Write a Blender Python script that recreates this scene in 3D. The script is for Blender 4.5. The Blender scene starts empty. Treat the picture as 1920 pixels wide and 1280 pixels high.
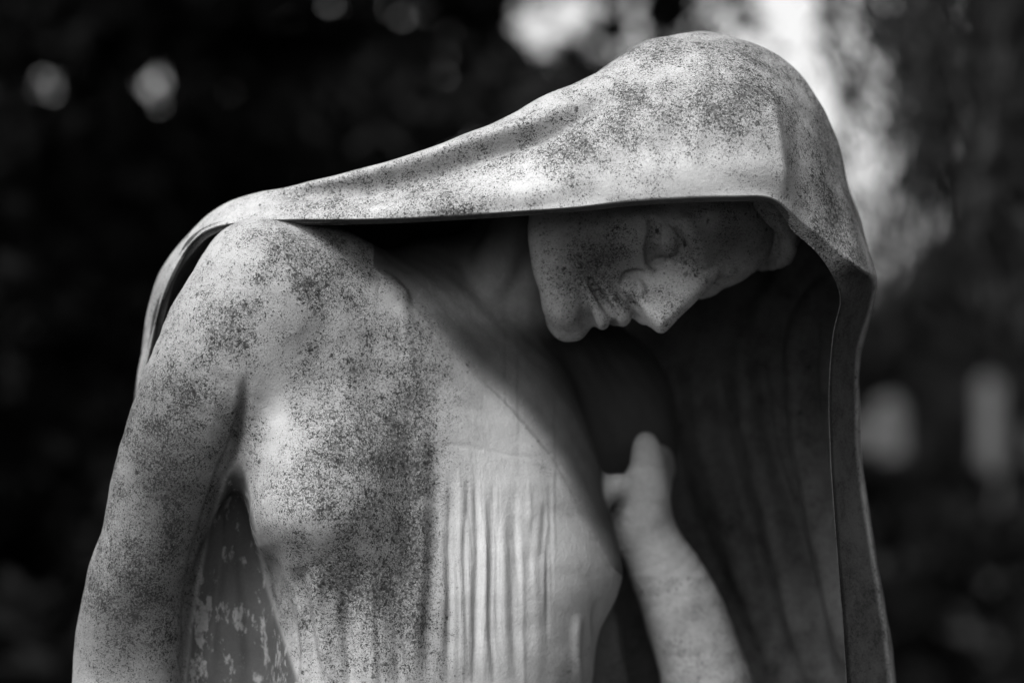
import bpy, math, random
import numpy as np
import openvdb
from mathutils import Vector, Matrix, noise as mnoise

rnd = random.Random(7)
S = bpy.context.scene
COL = S.collection

# ---------------------------------------------------------------- camera, world, sun, exposure
D = 2.27            # metres from the lens to the plane in focus
CZ = 1.50           # lens height
PXM = 2000.0        # photograph pixels per metre on that plane
cam_d = bpy.data.cameras.new('camera'); cam = bpy.data.objects.new('camera', cam_d); COL.objects.link(cam)
cam.location = (0, -D, CZ); cam.rotation_euler = (math.radians(90), 0, 0)
cam_d.sensor_width = 36; cam_d.lens = 36 * D / (1920 / PXM)
cam_d.clip_start = 0.05; cam_d.clip_end = 2000
cam_d.dof.use_dof = True; cam_d.dof.focus_distance = D - 0.06; cam_d.dof.aperture_fstop = 1.9
cam_d.dof.aperture_blades = 0
S.camera = cam

SUN_EL, SUN_AZ = math.radians(50), math.radians(216)     # azimuth clockwise from +Y: behind the camera, to the left
w = bpy.data.worlds.new('World'); S.world = w; w.use_nodes = True
wn = w.node_tree.nodes; wl = w.node_tree.links
for n in list(wn): wn.remove(n)
sky = wn.new('ShaderNodeTexSky'); sky.sky_type = 'NISHITA'; sky.sun_disc = False
sky.sun_elevation = SUN_EL; sky.sun_rotation = SUN_AZ; sky.air_density = 1.0; sky.dust_density = 3.0; sky.ozone_density = 1.0
bw = wn.new('ShaderNodeRGBToBW'); bg = wn.new('ShaderNodeBackground'); wo = wn.new('ShaderNodeOutputWorld')
bg.inputs['Strength'].default_value = 0.09
wl.new(sky.outputs[0], bw.inputs[0]); wl.new(bw.outputs[0], bg.inputs['Color']); wl.new(bg.outputs[0], wo.inputs[0])

sd = bpy.data.lights.new('sun', 'SUN'); sun = bpy.data.objects.new('sun', sd); COL.objects.link(sun)
sd.energy = 1.5; sd.angle = math.radians(26); sd.color = (1, 1, 1)
sv = Vector((math.sin(SUN_AZ) * math.cos(SUN_EL), math.cos(SUN_AZ) * math.cos(SUN_EL), math.sin(SUN_EL)))
sun.rotation_euler = sv.to_track_quat('Z', 'Y').to_euler(); sun.location = (-3, -4, 6)

S.view_settings.view_transform = 'Standard'; S.view_settings.look = 'None'
S.view_settings.gamma = 1.0; S.view_settings.use_curve_mapping = False
S.view_settings.exposure = 1.55
S.render.engine = 'CYCLES'
S.cycles.use_denoising = True
S.cycles.max_bounces = 5; S.cycles.diffuse_bounces = 3; S.cycles.transparent_max_bounces = 4

# ---------------------------------------------------------------- small helpers
def P(px, py, mm=0.0):
    """the world point at y = mm/1000 that the photograph shows at pixel px, py"""
    y = mm / 1000.0; k = (D + y) / D
    return np.array([(px - 960) / PXM * k, y, CZ + (640 - py) / PXM * k])

def project(v):
    k = D / (D + v[:, 1])
    return 960 + v[:, 0] * PXM * k, 640 - (v[:, 2] - CZ) * PXM * k

def tag(o, label=None, cat=None, group=None, kind=None):
    if label: o['label'] = label
    if cat: o['category'] = cat
    if group: o['group'] = group
    if kind: o['kind'] = kind
    return o

def empty(name, loc):
    o = bpy.data.objects.new(name, None); COL.objects.link(o); o.location = loc
    o.empty_display_size = 0.2
    return o

def mesh_obj(name, verts, quads, mat, parent=None, smooth=True, attrs=None):
    verts = np.asarray(verts, dtype=np.float32)
    org = np.array(parent.location, dtype=np.float32) if parent else np.zeros(3, np.float32)
    me = bpy.data.meshes.new(name)
    if isinstance(quads, np.ndarray):
        n, s = quads.shape
        me.vertices.add(len(verts)); me.vertices.foreach_set('co', (verts - org).ravel())
        me.loops.add(n * s); me.loops.foreach_set('vertex_index', quads.astype(np.int32).ravel())
        me.polygons.add(n); me.polygons.foreach_set('loop_start', np.arange(0, n * s, s, dtype=np.int32))
        me.update(calc_edges=True)
    else:
        me.from_pydata([tuple(v) for v in (verts - org)], [], quads)
    if smooth: me.polygons.foreach_set('use_smooth', np.ones(len(me.polygons), dtype=bool))
    for k, a in (attrs or {}).items():
        at = me.attributes.new(k, 'FLOAT', 'POINT'); at.data.foreach_set('value', np.asarray(a, dtype=np.float32))
    me.materials.append(mat)
    o = bpy.data.objects.new(name, me); COL.objects.link(o)
    if parent: o.parent = parent
    return o

def sstep(a, b, x):
    t = np.clip((x - a) / (b - a), 0, 1); return t * t * (3 - 2 * t)

def catmull(pts, n):
    """smooth curve through pts (k,dim), n samples, uniform"""
    p = np.asarray(pts, float); k = len(p)
    e = np.vstack([2 * p[0] - p[1], p, 2 * p[-1] - p[-2]])
    t = np.linspace(0, k - 1, n); i = np.minimum(t.astype(int), k - 2); f = (t - i)[:, None]
    a, b, c, d = e[i], e[i + 1], e[i + 2], e[i + 3]
    return 0.5 * ((2 * b) + (c - a) * f + (2 * a - 5 * b + 4 * c - d) * f ** 2 + (3 * b - a - 3 * c + d) * f ** 3)

def line_dist(px, py, pts):
    """distance to a smoothed polyline and position 0..1 along it"""
    c = catmull(pts, max(12, len(pts) * 6)); best = np.full(px.shape, 1e9); bt = np.zeros(px.shape); m = len(c) - 1
    for i in range(m):
        ax, ay = c[i]; bx, by = c[i + 1]; dx, dy = bx - ax, by - ay; L = dx * dx + dy * dy + 1e-9
        t = np.clip(((px - ax) * dx + (py - ay) * dy) / L, 0, 1)
        q = (px - ax - t * dx) ** 2 + (py - ay - t * dy) ** 2
        mk = q < best; best = np.where(mk, q, best); bt = np.where(mk, (i + t) / m, bt)
    return np.sqrt(best), bt

def fold(px, py, pts, width, taper=0.25):
    d, t = line_dist(px, py, pts)
    e = np.clip(np.minimum(t, 1 - t) / taper, 0, 1) if taper > 0 else 1
    return np.exp(-(d / width) ** 2) * np.sin(np.clip(e, 0, 1) * math.pi / 2)

def blob(px, py, cx, cy, rx, ry, ang=0.0):
    a = math.radians(ang); x = px - cx; y = py - cy
    u = (x * math.cos(a) + y * math.sin(a)) / rx; v = (-x * math.sin(a) + y * math.cos(a)) / ry
    return np.exp(-(u * u + v * v))

# ---------------------------------------------------------------- a signed distance volume, turned into a mesh
class Vol:
    def __init__(s, lo, hi, h):
        s.lo = np.array(lo, float); s.h = h; s.n = np.ceil((np.array(hi) - s.lo) / h).astype(int) + 1
        s.A = np.full(s.n, 0.05, np.float32)
        s.ax = [(s.lo[i] + h * np.arange(s.n[i])).astype(np.float32) for i in range(3)]
    def sl(s, c0, c1):
        i0 = np.clip(((np.minimum(c0, c1) - s.lo) / s.h).astype(int), 0, s.n - 1)
        i1 = np.clip(((np.maximum(c0, c1) - s.lo) / s.h).astype(int) + 2, 1, s.n)
        g = [s.ax[i][i0[i]:i1[i]].reshape([-1 if j == i else 1 for j in range(3)]) for i in range(3)]
        return (slice(i0[0], i1[0]), slice(i0[1], i1[1]), slice(i0[2], i1[2])), g
    def put(s, idx, d, k, sub=False):
        a = s.A[idx]; d = d.astype(np.float32)
        if sub:
            d = -d
            if k > 0:
                h = np.clip(0.5 - 0.5 * (a - d) / k, 0, 1); a[...] = a * (1 - h) + d * h + k * h * (1 - h)
            else: np.maximum(a, d, out=a)
        elif k > 0:
            h = np.clip(0.5 + 0.5 * (a - d) / k, 0, 1); a[...] = a * (1 - h) + d * h - k * h * (1 - h)
        else: np.minimum(a, d, out=a)
    def ell(s, c, r, k=0.02, R=None, sub=False):
        c = np.array(c, float); r = np.array(r, float); m = (r if R is None else np.full(3, r.max())) + k + 0.012
        idx, (x, y, z) = s.sl(c - m, c + m); x, y, z = x - c[0], y - c[1], z - c[2]
        if R is not None:
            x, y, z = (R[0][0] * x + R[1][0] * y + R[2][0] * z, R[0][1] * x + R[1][1] * y + R[2][1] * z, R[0][2] * x + R[1][2] * y + R[2][2] * z)
        k0 = np.sqrt((x / r[0]) ** 2 + (y / r[1]) ** 2 + (z / r[2]) ** 2)
        k1 = np.sqrt((x / r[0] ** 2) ** 2 + (y / r[1] ** 2) ** 2 + (z / r[2] ** 2) ** 2) + 1e-6
        s.put(idx, k0 * (k0 - 1) / k1, k, sub)
    def cap(s, a, b, ra, rb, k=0.02, sub=False):
        a = np.array(a, float); b = np.array(b, float); m = max(ra, rb) + k + 0.012
        idx, (x, y, z) = s.sl(np.minimum(a, b) - m, np.maximum(a, b) + m)
        d = b - a; L = float(d @ d) + 1e-9
        t = np.clip(((x - a[0]) * d[0] + (y - a[1]) * d[1] + (z - a[2]) * d[2]) / L, 0, 1)
        q = np.sqrt((x - a[0] - t * d[0]) ** 2 + (y - a[1] - t * d[1]) ** 2 + (z - a[2] - t * d[2]) ** 2)
        s.put(idx, q - (ra + (rb - ra) * t), k, sub)
    def poly(s, planes, lo, hi, k, sharp=.0026):
        idx, (x, y, z) = s.sl(np.array(lo, float), np.array(hi, float)); acc = 0
        for (n, c) in planes: acc = acc + np.exp(np.clip((n[0] * x + n[1] * y + n[2] * z - c) / sharp, -40, 40))
        s.put(idx, sharp * np.log(acc + 1e-30), k)
    def tube(s, pts, rs, k=0.02, sub=False):
        if len(pts) > 2:
            n = (len(pts) - 1) * 4 + 1; pts = catmull(np.array(pts), n); rs = np.interp(np.linspace(0, 1, n), np.linspace(0, 1, len(rs)), rs)
        pa = np.array(pts); m = max(rs) + k + 0.012
        idx, (x, y, z) = s.sl(pa.min(0) - m, pa.max(0) + m); best = None
        for i in range(len(pts) - 1):
            a, b = pa[i], pa[i + 1]; d = b - a; L = float(d @ d) + 1e-9
            t = np.clip(((x - a[0]) * d[0] + (y - a[1]) * d[1] + (z - a[2]) * d[2]) / L, 0, 1)
            q = np.sqrt((x - a[0] - t * d[0]) ** 2 + (y - a[1] - t * d[1]) ** 2 + (z - a[2] - t * d[2]) ** 2) - (rs[i] + (rs[i + 1] - rs[i]) * t)
            best = q if best is None else np.minimum(best, q)
        s.put(idx, best, k, sub)
    def mesh(s):
        g = openvdb.FloatGrid(); g.background = 0.05; g.copyFromArray(s.A)
        p, t, q = g.convertToPolygons(0.0, 0.0)
        return p * s.h + s.lo, q[:, ::-1]

def vnormals(v, q):
    n = np.zeros_like(v); a = v[q[:, 2]] - v[q[:, 0]]; b = v[q[:, 3]] - v[q[:, 1]]; f = np.cross(a, b)
    for i in range(4): np.add.at(n, q[:, i], f)
    return n / (np.linalg.norm(n, axis=1, keepdims=True) + 1e-12)

# ---------------------------------------------------------------- materials (all grey: a black-and-white photograph)
def new_mat(name):
    m = bpy.data.materials.new(name); m.use_nodes = True; nt = m.node_tree; nt.nodes.clear(); return m, nt

class NB:
    def __init__(s, nt): s.nt = nt
    def n(s, t, **kw):
        o = s.nt.nodes.new(t)
        for k, v in kw.items(): setattr(o, k, v)
        return o
    def set(s, sock, v):
        if hasattr(v, 'links') or hasattr(v, 'is_output'): s.nt.links.new(v, sock)
        else: sock.default_value = v
    def math(s, op, a, b=0.0, c=0.0, clamp=False):
        o = s.n('ShaderNodeMath', operation=op, use_clamp=clamp); s.set(o.inputs[0], a); s.set(o.inputs[1], b); s.set(o.inputs[2], c); return o.outputs[0]
    def ramp(s, v, a, b, lo=0.0, hi=1.0, smooth=True):
        o = s.n('ShaderNodeMapRange', interpolation_type='SMOOTHSTEP' if smooth else 'LINEAR')
        for i, q in enumerate((v, a, b, lo, hi)): s.set(o.inputs[i], q)
        return o.outputs[0]
    def noise(s, vec, scale, detail=4, rough=0.55, dist=0.0):
        o = s.n('ShaderNodeTexNoise'); s.set(o.inputs['Vector'], vec); o.inputs['Scale'].default_value = scale
        o.inputs['Detail'].default_value = detail; o.inputs['Roughness'].default_value = rough; o.inputs['Distortion'].default_value = dist; return o.outputs[0]
    def mapping(s, vec, scale, loc=(0, 0, 0)):
        o = s.n('ShaderNodeMapping'); s.set(o.inputs[0], vec); o.inputs['Scale'].default_value = scale; o.inputs['Location'].default_value = loc; return o.outputs[0]
    def attr(s, name): return s.n('ShaderNodeAttribute', attribute_name=name).outputs['Fac']

def stone_material(name, base=0.33, bump=0.35, seed=0.0):
    """weathered light stone: black lichen dots where 'lichen' is high, dirt and painted-in shade where 'grime' is high, washed pale and painted-in light where 'wash' is high"""
    m, nt = new_mat(name); b = NB(nt)
    co = b.mapping(b.n('ShaderNodeTexCoord').outputs['Object'], (1, 1, 1), (seed, seed * .7, 0))
    lich, grime_shade, wash_lit = b.attr('lichen'), b.attr('grime_shade'), b.attr('wash_lit')
    big = b.noise(co, 9, 3); mid = b.noise(co, 42, 4, .6); fine = b.noise(co, 520, 3, .6)
    cloud = b.noise(co, 130, 5, .65, .6)
    streak = b.noise(b.mapping(co, (95, 95, 7)), 1.0, 4, .6)
    # base tone
    tone = b.math('ADD', b.math('MULTIPLY', b.math('SUBTRACT', mid, .5), .22), b.math('MULTIPLY', b.math('SUBTRACT', streak, .5), .22))
    tone = b.math('ADD', tone, b.math('MULTIPLY', b.math('SUBTRACT', fine, .5), .16))
    tone = b.math('ADD', tone, b.math('MULTIPLY', b.math('SUBTRACT', cloud, .5), .20))
    tone = b.math('ADD', tone, b.math('MULTIPLY', wash_lit, .36))
    tone = b.math('MULTIPLY', b.math('ADD', tone, 1.0), base)
    # lichen dots at several sizes; local density is the lichen attribute broken up by mid noise
    dens = b.math('ADD', lich, b.math('MULTIPLY', b.math('SUBTRACT', mid, .5), 1.35))
    dens = b.math('ADD', dens, b.math('MULTIPLY', b.math('SUBTRACT', big, .5), 1.0))
    tint = b.ramp(b.noise(co, 260, 3, .6), .35, .65, .50, .88)
    dots = None
    for sc, thr, amp, soft in ((150, .82, .34, .045), (280, .725, .38, .05), (520, .68, .42, .07), (900, .64, .42, .10)):
        nz = b.noise(co, sc, 2.0, .6, .2)
        t = b.math('SUBTRACT', thr, b.math('MULTIPLY', dens, amp * .56))
        d = b.ramp(nz, t, b.math('ADD', t, soft))
        dots = d if dots is None else b.math('MAXIMUM', dots, d)
    v2 = b.n('ShaderNodeTexVoronoi'); v2.inputs['Scale'].default_value = 105
    w2 = b.n('ShaderNodeVectorMath', operation='ADD'); s2 = b.n('ShaderNodeVectorMath', operation='SCALE'); s2.inputs['Scale'].default_value = .006
    n2 = b.n('ShaderNodeTexNoise'); nt.links.new(co, n2.inputs['Vector']); n2.inputs['Scale'].default_value = 330
    nt.links.new(n2.outputs['Color'], s2.inputs[0]); nt.links.new(co, w2.inputs[0]); nt.links.new(s2.outputs[0], w2.inputs[1]); nt.links.new(w2.outputs[0], v2.inputs['Vector'])
    sep = b.n('ShaderNodeSeparateColor'); nt.links.new(v2.outputs['Color'], sep.inputs[0])
    rad = b.math('MULTIPLY', b.ramp(b.math('ADD', sep.outputs[0], b.math('MULTIPLY', dens, .34)), .80, 1.25, 0.0, .42, False), 1.0)
    spot = b.ramp(b.math('SUBTRACT', v2.outputs['Distance'], rad), -.10, .01, 1.0, 0.0)
    spot = b.math('MULTIPLY', spot, b.ramp(rad, .02, .08))
    dots = b.math('MAXIMUM', dots, spot)
    dots = b.math('MULTIPLY', dots, b.ramp(lich, .0, .20))
    film = b.math('MULTIPLY', b.ramp(dens, -.1, 1.0), b.ramp(b.noise(co, 330, 5, .75, .6), .34, .62))
    film = b.math('MULTIPLY', film, .50)
    # hairline crazing
    vo = b.n('ShaderNodeTexVoronoi', feature='DISTANCE_TO_EDGE'); vo.inputs['Scale'].default_value = 120
    wv = b.n('ShaderNodeVectorMath', operation='ADD'); nt.links.new(co, wv.inputs[0])
    nn = b.n('ShaderNodeTexNoise'); nt.links.new(co, nn.inputs['Vector']); nn.inputs['Scale'].default_value = 160
    sc_ = b.n('ShaderNodeVectorMath', operation='SCALE'); nt.links.new(nn.outputs['Color'], sc_.inputs[0]); sc_.inputs['Scale'].default_value = .012
    nt.links.new(sc_.outputs[0], wv.inputs[1]); nt.links.new(wv.outputs[0], vo.inputs['Vector'])
    crack = b.math('MULTIPLY', b.ramp(vo.outputs['Distance'], .0, .07, 1.0, 0.0), b.ramp(b.noise(co, 30, 3), .50, .64))
    crack = b.math('MULTIPLY', crack, b.ramp(lich, .1, .6))
    k = b.math('MULTIPLY', b.math('SUBTRACT', 1.0, b.math('MULTIPLY', dots, tint)), b.math('SUBTRACT', 1.0, film))
    k = b.math('MULTIPLY', k, b.math('SUBTRACT', 1.0, b.math('MULTIPLY', crack, .55)))
    patchy = b.math('MULTIPLY', b.ramp(b.noise(b.mapping(co, (70, 70, 30)), 1.0, 6, .72, .1), .53, .58), b.attr('patch'))
    patchy = b.math('MULTIPLY', patchy, b.ramp(cloud, .3, .5, .15, .45))
    grime_shade = b.math('MULTIPLY', grime_shade, b.math('SUBTRACT', 1.0, patchy))
    g2 = b.math('MULTIPLY', grime_shade, b.ramp(b.math('ADD', cloud, b.math('MULTIPLY', grime_shade, .55)), .38, .80))
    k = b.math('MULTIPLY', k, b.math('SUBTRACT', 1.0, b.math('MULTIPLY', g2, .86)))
    grain = b.math('ADD', 1.0, b.math('MULTIPLY', b.math('SUBTRACT', b.noise(co, 800, 2, .7), .5), .55))
    val = b.math('MULTIPLY', b.math('MULTIPLY', tone, k), grain)
    val = b.math('MAXIMUM', val, .02)
    cc = b.n('ShaderNodeCombineColor'); [nt.links.new(val, cc.inputs[i]) for i in range(3)]
    bs = b.n('ShaderNodeBsdfPrincipled'); nt.links.new(cc.outputs[0], bs.inputs['Base Color'])
    bs.inputs['Roughness'].default_value = .82; bs.inputs['Specular IOR Level'].default_value = .12
    h = b.math('ADD', b.math('MULTIPLY', fine, .5), b.math('MULTIPLY', cloud, .9))
    h = b.math('SUBTRACT', h, b.math('MULTIPLY', dots, .30))
    h = b.math('SUBTRACT', h, b.math('MULTIPLY', crack, .6))
    pleat = b.noise(b.mapping(co, (210, 210, 8)), 1.0, 3, .5, .4)
    h = b.math('ADD', h, b.math('MULTIPLY', b.math('MULTIPLY', pleat, b.attr('pleat')), 3.2))
    bp = b.n('ShaderNodeBump'); bp.inputs['Strength'].default_value = bump; bp.inputs['Distance'].default_value = .0022
    nt.links.new(h, bp.inputs['Height']); nt.links.new(bp.outputs[0], bs.inputs['Normal'])
    nt.links.new(bs.outputs[0], b.n('ShaderNodeOutputMaterial').inputs[0])
    return m

def plain_material(name, lo, hi, scale=6, rough=.9, bump=0.0, coord='Object', translucent=0.0):
    m, nt = new_mat(name); b = NB(nt)
    co = b.n('ShaderNodeTexCoord').outputs[coord]
    v = b.ramp(b.noise(co, scale, 5, .6), .3, .7, lo, hi)
    cc = b.n('ShaderNodeCombineColor'); [nt.links.new(v, cc.inputs[i]) for i in range(3)]
    bs = b.n('ShaderNodeBsdfPrincipled'); nt.links.new(cc.outputs[0], bs.inputs['Base Color'])
    bs.inputs['Roughness'].default_value = rough; bs.inputs['Specular IOR Level'].default_value = .02
    if bump:
        bp = b.n('ShaderNodeBump'); bp.inputs['Strength'].default_value = bump; bp.inputs['Distance'].default_value = .03
        nt.links.new(b.noise(co, scale * 6, 4), bp.inputs['Height']); nt.links.new(bp.outputs[0], bs.inputs['Normal'])
    nt.links.new(bs.outputs[0], b.n('ShaderNodeOutputMaterial').inputs[0])
    return m

M_STONE = stone_material('weathered_stone')
M_VEIL = stone_material('weathered_stone_veil', seed=3.1)
M_SKIN = stone_material('weathered_stone_face', seed=5.7, bump=.45)
M_PLINTH = plain_material('plinth_stone', .22, .34, 8, bump=.3)
M_GRASS = plain_material('mown_grass', .02, .045, 3, bump=.5)
M_LEAF_DARK = plain_material('dark_needles', .006, .020, 2)
M_LEAF_MID = plain_material('mid_leaves', .03, .07, 1.2)
M_LEAF_WEEP = plain_material('weeping_leaves', .010, .026, 1.5)
M_BARK = plain_material('bark', .03, .07, 9, bump=.5)
M_GRAVE = plain_material('pale_gravestone', .08, .13, 5, bump=.3)
M_FAR = plain_material('far_leaves', .04, .09, .6)

# ---------------------------------------------------------------- ground
gs = 400.0; gn = 60
gx = np.sign(np.linspace(-1, 1, gn)) * np.abs(np.linspace(-1, 1, gn)) ** 2.5 * gs
X, Y = np.meshgrid(gx, gx, indexing='ij')
Zg = np.where(np.hypot(X, Y) > 3, .05 * np.sin(X * .31 + 1) * np.cos(Y * .27), 0)
gv = np.stack([X.ravel(), Y.ravel(), Zg.ravel()], 1)
ii = np.arange(gn * gn).reshape(gn, gn)
gq = np.stack([ii[:-1, :-1].ravel(), ii[1:, :-1].ravel(), ii[1:, 1:].ravel(), ii[:-1, 1:].ravel()], 1)
tag(mesh_obj('ground', gv, gq, M_GRASS), kind='structure')

# ---------------------------------------------------------------- the mourning figure
statue = empty('statue', (0.0, 0.16, 0.42))
tag(statue, 'weathered stone statue of a mourning woman, head bowed under a long veil', 'statue')

# plinth it stands on
def prism_rings(rings, mat, name, parent=None, smooth=False):
    v = []; q = []
    for (cx, cy, z, rx, ry) in rings: v += [(cx - rx, cy - ry, z), (cx + rx, cy - ry, z), (cx + rx, cy + ry, z), (cx - rx, cy + ry, z)]
    for i in range(len(rings) - 1):
        for j in range(4): a = i * 4 + j; b_ = i * 4 + (j + 1) % 4; q.append((a, b_, b_ + 4, a + 4))
    q.append((3, 2, 1, 0)); n = len(v); q.append((n - 4, n - 3, n - 2, n - 1))
    return mesh_obj(name, v, q, mat, parent, smooth)
pl = prism_rings([(0, .16, 0, .62, .5), (0, .16, .12, .62, .5), (0, .16, .15, .56, .44), (0, .16, .36, .56, .44), (0, .16, .38, .6, .48), (0, .16, .42, .6, .48)], M_PLINTH, 'plinth')
tag(pl, 'low stone plinth under the feet of the mourning statue', 'plinth')

# ---- body: torso, near arm, neck, far arm and hand, one surface
B = Vol((-.47, -.20, 1.08), (.27, .50, 1.66), .0020)
def q3(a, px, py, mm): return P(px, py, mm)
# upper arm and forearm on the left
B.tube([P(508, 560, 5), P(448, 640, 0), P(376, 760, 0), P(318, 900, 5), P(282, 1020, 10), P(250, 1150, 20), P(235, 1330, 10), P(235, 1500, 0)],
       [.069, .070, .060, .0525, .048, .051, .052, .050], .035)
B.ell(P(505, 545, 5), (.060, .07, .061), .03)
# shoulder to chest
B.tube([P(540, 545, 20), P(640, 570, 40), P(720, 640, 60)], [.062, .06, .06], .04)
B.ell(P(660, 760, 60), (.095, .085, .12), .05)
B.ell(P(590, 670, 24), (.070, .066, .100), .05)
B.ell(P(770, 930, 50), (.075, .062, .18), .05)
# ribs
B.ell(P(800, 1050, 130), (.165, .12, .26), .05)
B.ell(P(935, 1060, 140), (.090, .11, .20), .05)
B.tube([P(760, 1150, 140), P(800, 1500, 150)], [.135, .15], .06)
# near breast
B.ell(P(612, 900, 15), (.075, .085, .085), .035)
B.ell(P(604, 958, -10), (.058, .074, .040), .025)
# far breast
B.ell(P(1020, 1055, 130), (.062, .075, .062), .04)
B.ell(P(1085, 1068, 128), (.030, .035, .030), .035)
# upper chest between and the far side
B.tube([P(760, 600, 100), P(900, 760, 130), P(975, 900, 145)], [.055, .07, .062], .05)
B.ell(P(1060, 860, 305), (.085, .085, .16), .05)
B.tube([P(830, 560, 150), P(1000, 690, 245), P(1120, 800, 305)], [.06, .075, .07], .05)
B.tube([P(655, 1040, 22), P(690, 1400, 40)], [.064, .090], .05)
B.tube([P(1095, 1180, 225), P(1100, 1500, 225)], [.040, .055], .02)
# drapery hanging behind the near arm
B.tube([P(455, 800, 95), P(430, 1000, 95), P(415, 1500, 95)], [.040, .062, .075], .03)
B.tube([P(1120, 760, 330), P(1130, 1300, 380)], [.07, .08], .05)
# neck and collar bone
B.tube([P(905, 600, 165), P(960, 500, 140), P(1010, 400, 125)], [.052, .050, .056], .03)
B.tube([P(893, 592, 108), P(925, 500, 88), P(965, 415, 80)], [.013, .020, .022], .012)
B.tube([P(902, 603, 108), P(975, 592, 118), P(1070, 604, 150)], [.014, .020, .014], .008)
B.tube([P(745, 560, 60), P(800, 570, 85), P(890, 606, 115)], [.014, .013, .012], .025)
# clasp of the robe on the shoulder
B.tube([P(680, 535, 0), P(716, 541, -3), P(752, 552, -4)], [.009, .011, .005], .010)
B.tube([P(728, 548, -4), P(743, 575, -3), P(756, 620, -1)], [.010, .008, .005], .008)
# garment edge running down from the clasp
B.tube([P(750, 585, -4), P(775, 640, -2), P(826, 715, 12), P(880, 780, 26), P(940, 840, 34)], [.0065, .0065, .0060, .005, .003], .010)
# far forearm and hand
FA = [P(1352, 1400, 205), P(1322, 1270, 195), P(1275, 1130, 185), P(1230, 1040, 176), P(1200, 975, 170)]
HAND = [(FA, [.048, .045, .0405, .0325, .0280], .018),
        ([P(1200, 975, 170), P(1207, 930, 163), P(1214, 880, 160), P(1213, 845, 157), P(1212, 832, 160)], [.0290, .0265, .0185, .0150, .0125], .012),
        ([P(1228, 905, 175), P(1229, 858, 182), P(1238, 856, 214)], [.016, .0135, .011], .010),
        ([P(1230, 915, 192), P(1236, 868, 202), P(1242, 868, 230)], [.015, .0125, .010], .010),
        ([P(1230, 925, 206), P(1242, 886, 218), P(1246, 890, 240)], [.014, .0115, .009], .010),
        ([P(1200, 955, 160), P(1186, 925, 150), P(1160, 912, 138), P(1128, 922, 128)], [.020, .0165, .0135, .0105], .014)]
for pts_, rs_, k_ in HAND: B.tube(pts_, rs_, k_)
def hand_near(v):
    m = np.full(len(v), 1e3)
    for pts_, rs_, _ in HAND:
        for i in range(len(pts_) - 1):
            a, b = pts_[i], pts_[i + 1]; dd = b - a; t = np.clip(((v - a) @ dd) / (dd @ dd), 0, 1)
            m = np.minimum(m, np.linalg.norm(v - a - t[:, None] * dd, axis=1) - rs_[i] - (rs_[i + 1] - rs_[i]) * t)
    return sstep(.012, .003, m)
bv, bq = B.mesh(); nr = vnormals(bv, bq)
if (nr * (bv - np.array([-.1, .15, 1.3]))).sum() < 0: bq = bq[:, ::-1]; nr = -nr
px, py = project(bv); dm = bv[:, 1]
front = sstep(.1, -.3, nr[:, 1])
disp = np.zeros(len(bv))
near = sstep(.17, .12, dm) * front
# cloth pleats in the middle
for pts, wd, am in [
    ([(845, 880), (848, 1000), (846, 1130), (838, 1290)], 8, -2.0), ([(862, 870), (872, 1010), (868, 1150), (866, 1290)], 7, 1.4),
    ([(893, 890), (897, 1020), (892, 1160), (890, 1290)], 6, -2.4), ([(908, 930), (908, 1060), (905, 1180), (908, 1290)], 6, 1.6),
    ([(925, 880), (922, 1040), (920, 1180), (928, 1290)], 5, -1.6), ([(942, 960), (945, 1100), (950, 1290)], 8, 1.1),
    ([(958, 900), (960, 1090), (968, 1290)], 7, -1.4), ([(1000, 980), (1005, 1120), (1010, 1290)], 12, 1.2),
    ([(820, 850), (818, 1000), (806, 1150), (800, 1290)], 16, -3.0), ([(786, 800), (790, 1000), (776, 1290)], 16, 2.5),
    # folds falling from the near breast
    ([(600, 1060), (596, 1120), (604, 1200), (625, 1300)], 13, 6.0), ([(560, 1060), (566, 1120), (580, 1200), (600, 1300)], 15, -6.0),
    ([(650, 1080), (648, 1180), (660, 1300)], 18, -3.5), ([(700, 1070), (705, 1180), (712, 1300)], 16, 3.0), ([(740, 1060), (750, 1180), (752, 1300)], 14, -3.0),
    ([(500, 1020), (520, 1110), (545, 1200), (562, 1300)], 20, -7.0), ([(484, 900), (480, 980), (498, 1060), (524, 1160), (545, 1290)], 10, 2.5),
    # arm pit crease and cloth beside the arm
    ([(462, 700), (455, 760), (440, 830), (412, 900), (385, 990), (362, 1080), (352, 1180), (345, 1290)], 10, -9.0),
    ([(430, 880), (415, 960), (412, 1060), (400, 1180), (395, 1290)], 9, 3.5), ([(455, 920), (450, 1030), (462, 1150), (470, 1290)], 12, -3.5),
    # skirt folds past the far breast
    ([(1085, 1150), (1080, 1210), (1085, 1300)], 9, 4.0), ([(1120, 1120), (1118, 1200), (1125, 1300)], 8, -4.0), ([(1150, 1130), (1155, 1210), (1175, 1300)], 9, 4.0),
    # long drape line from the clasp
    ([(755, 600), (768, 700), (790, 800), (800, 900)], 14, 1.6), ([(690, 600), (705, 720), (700, 820)], 25, -1.6), ([(560, 620), (600, 700), (610, 800)], 40, -3.0),
]:
    f = fold(px, py, pts, wd, .3)
    disp += (am / 1000) * f * (near if pts[0][0] < 1080 else front)
rp = random.Random(4)
for i in range(22):
    x = rp.uniform(832, 1030); y0 = rp.uniform(870, 1060); y1 = y0 + rp.uniform(120, 380); dx = rp.uniform(-8, 12)
    disp += rp.choice((-1.3, -.9, .8)) / 1000 * near * fold(px, py, [(x, y0), (x + dx * .3 + rp.uniform(-3, 3), y0 * .6 + y1 * .4), (x + dx, y1)], rp.uniform(3.5, 6.5), .4)
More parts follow.
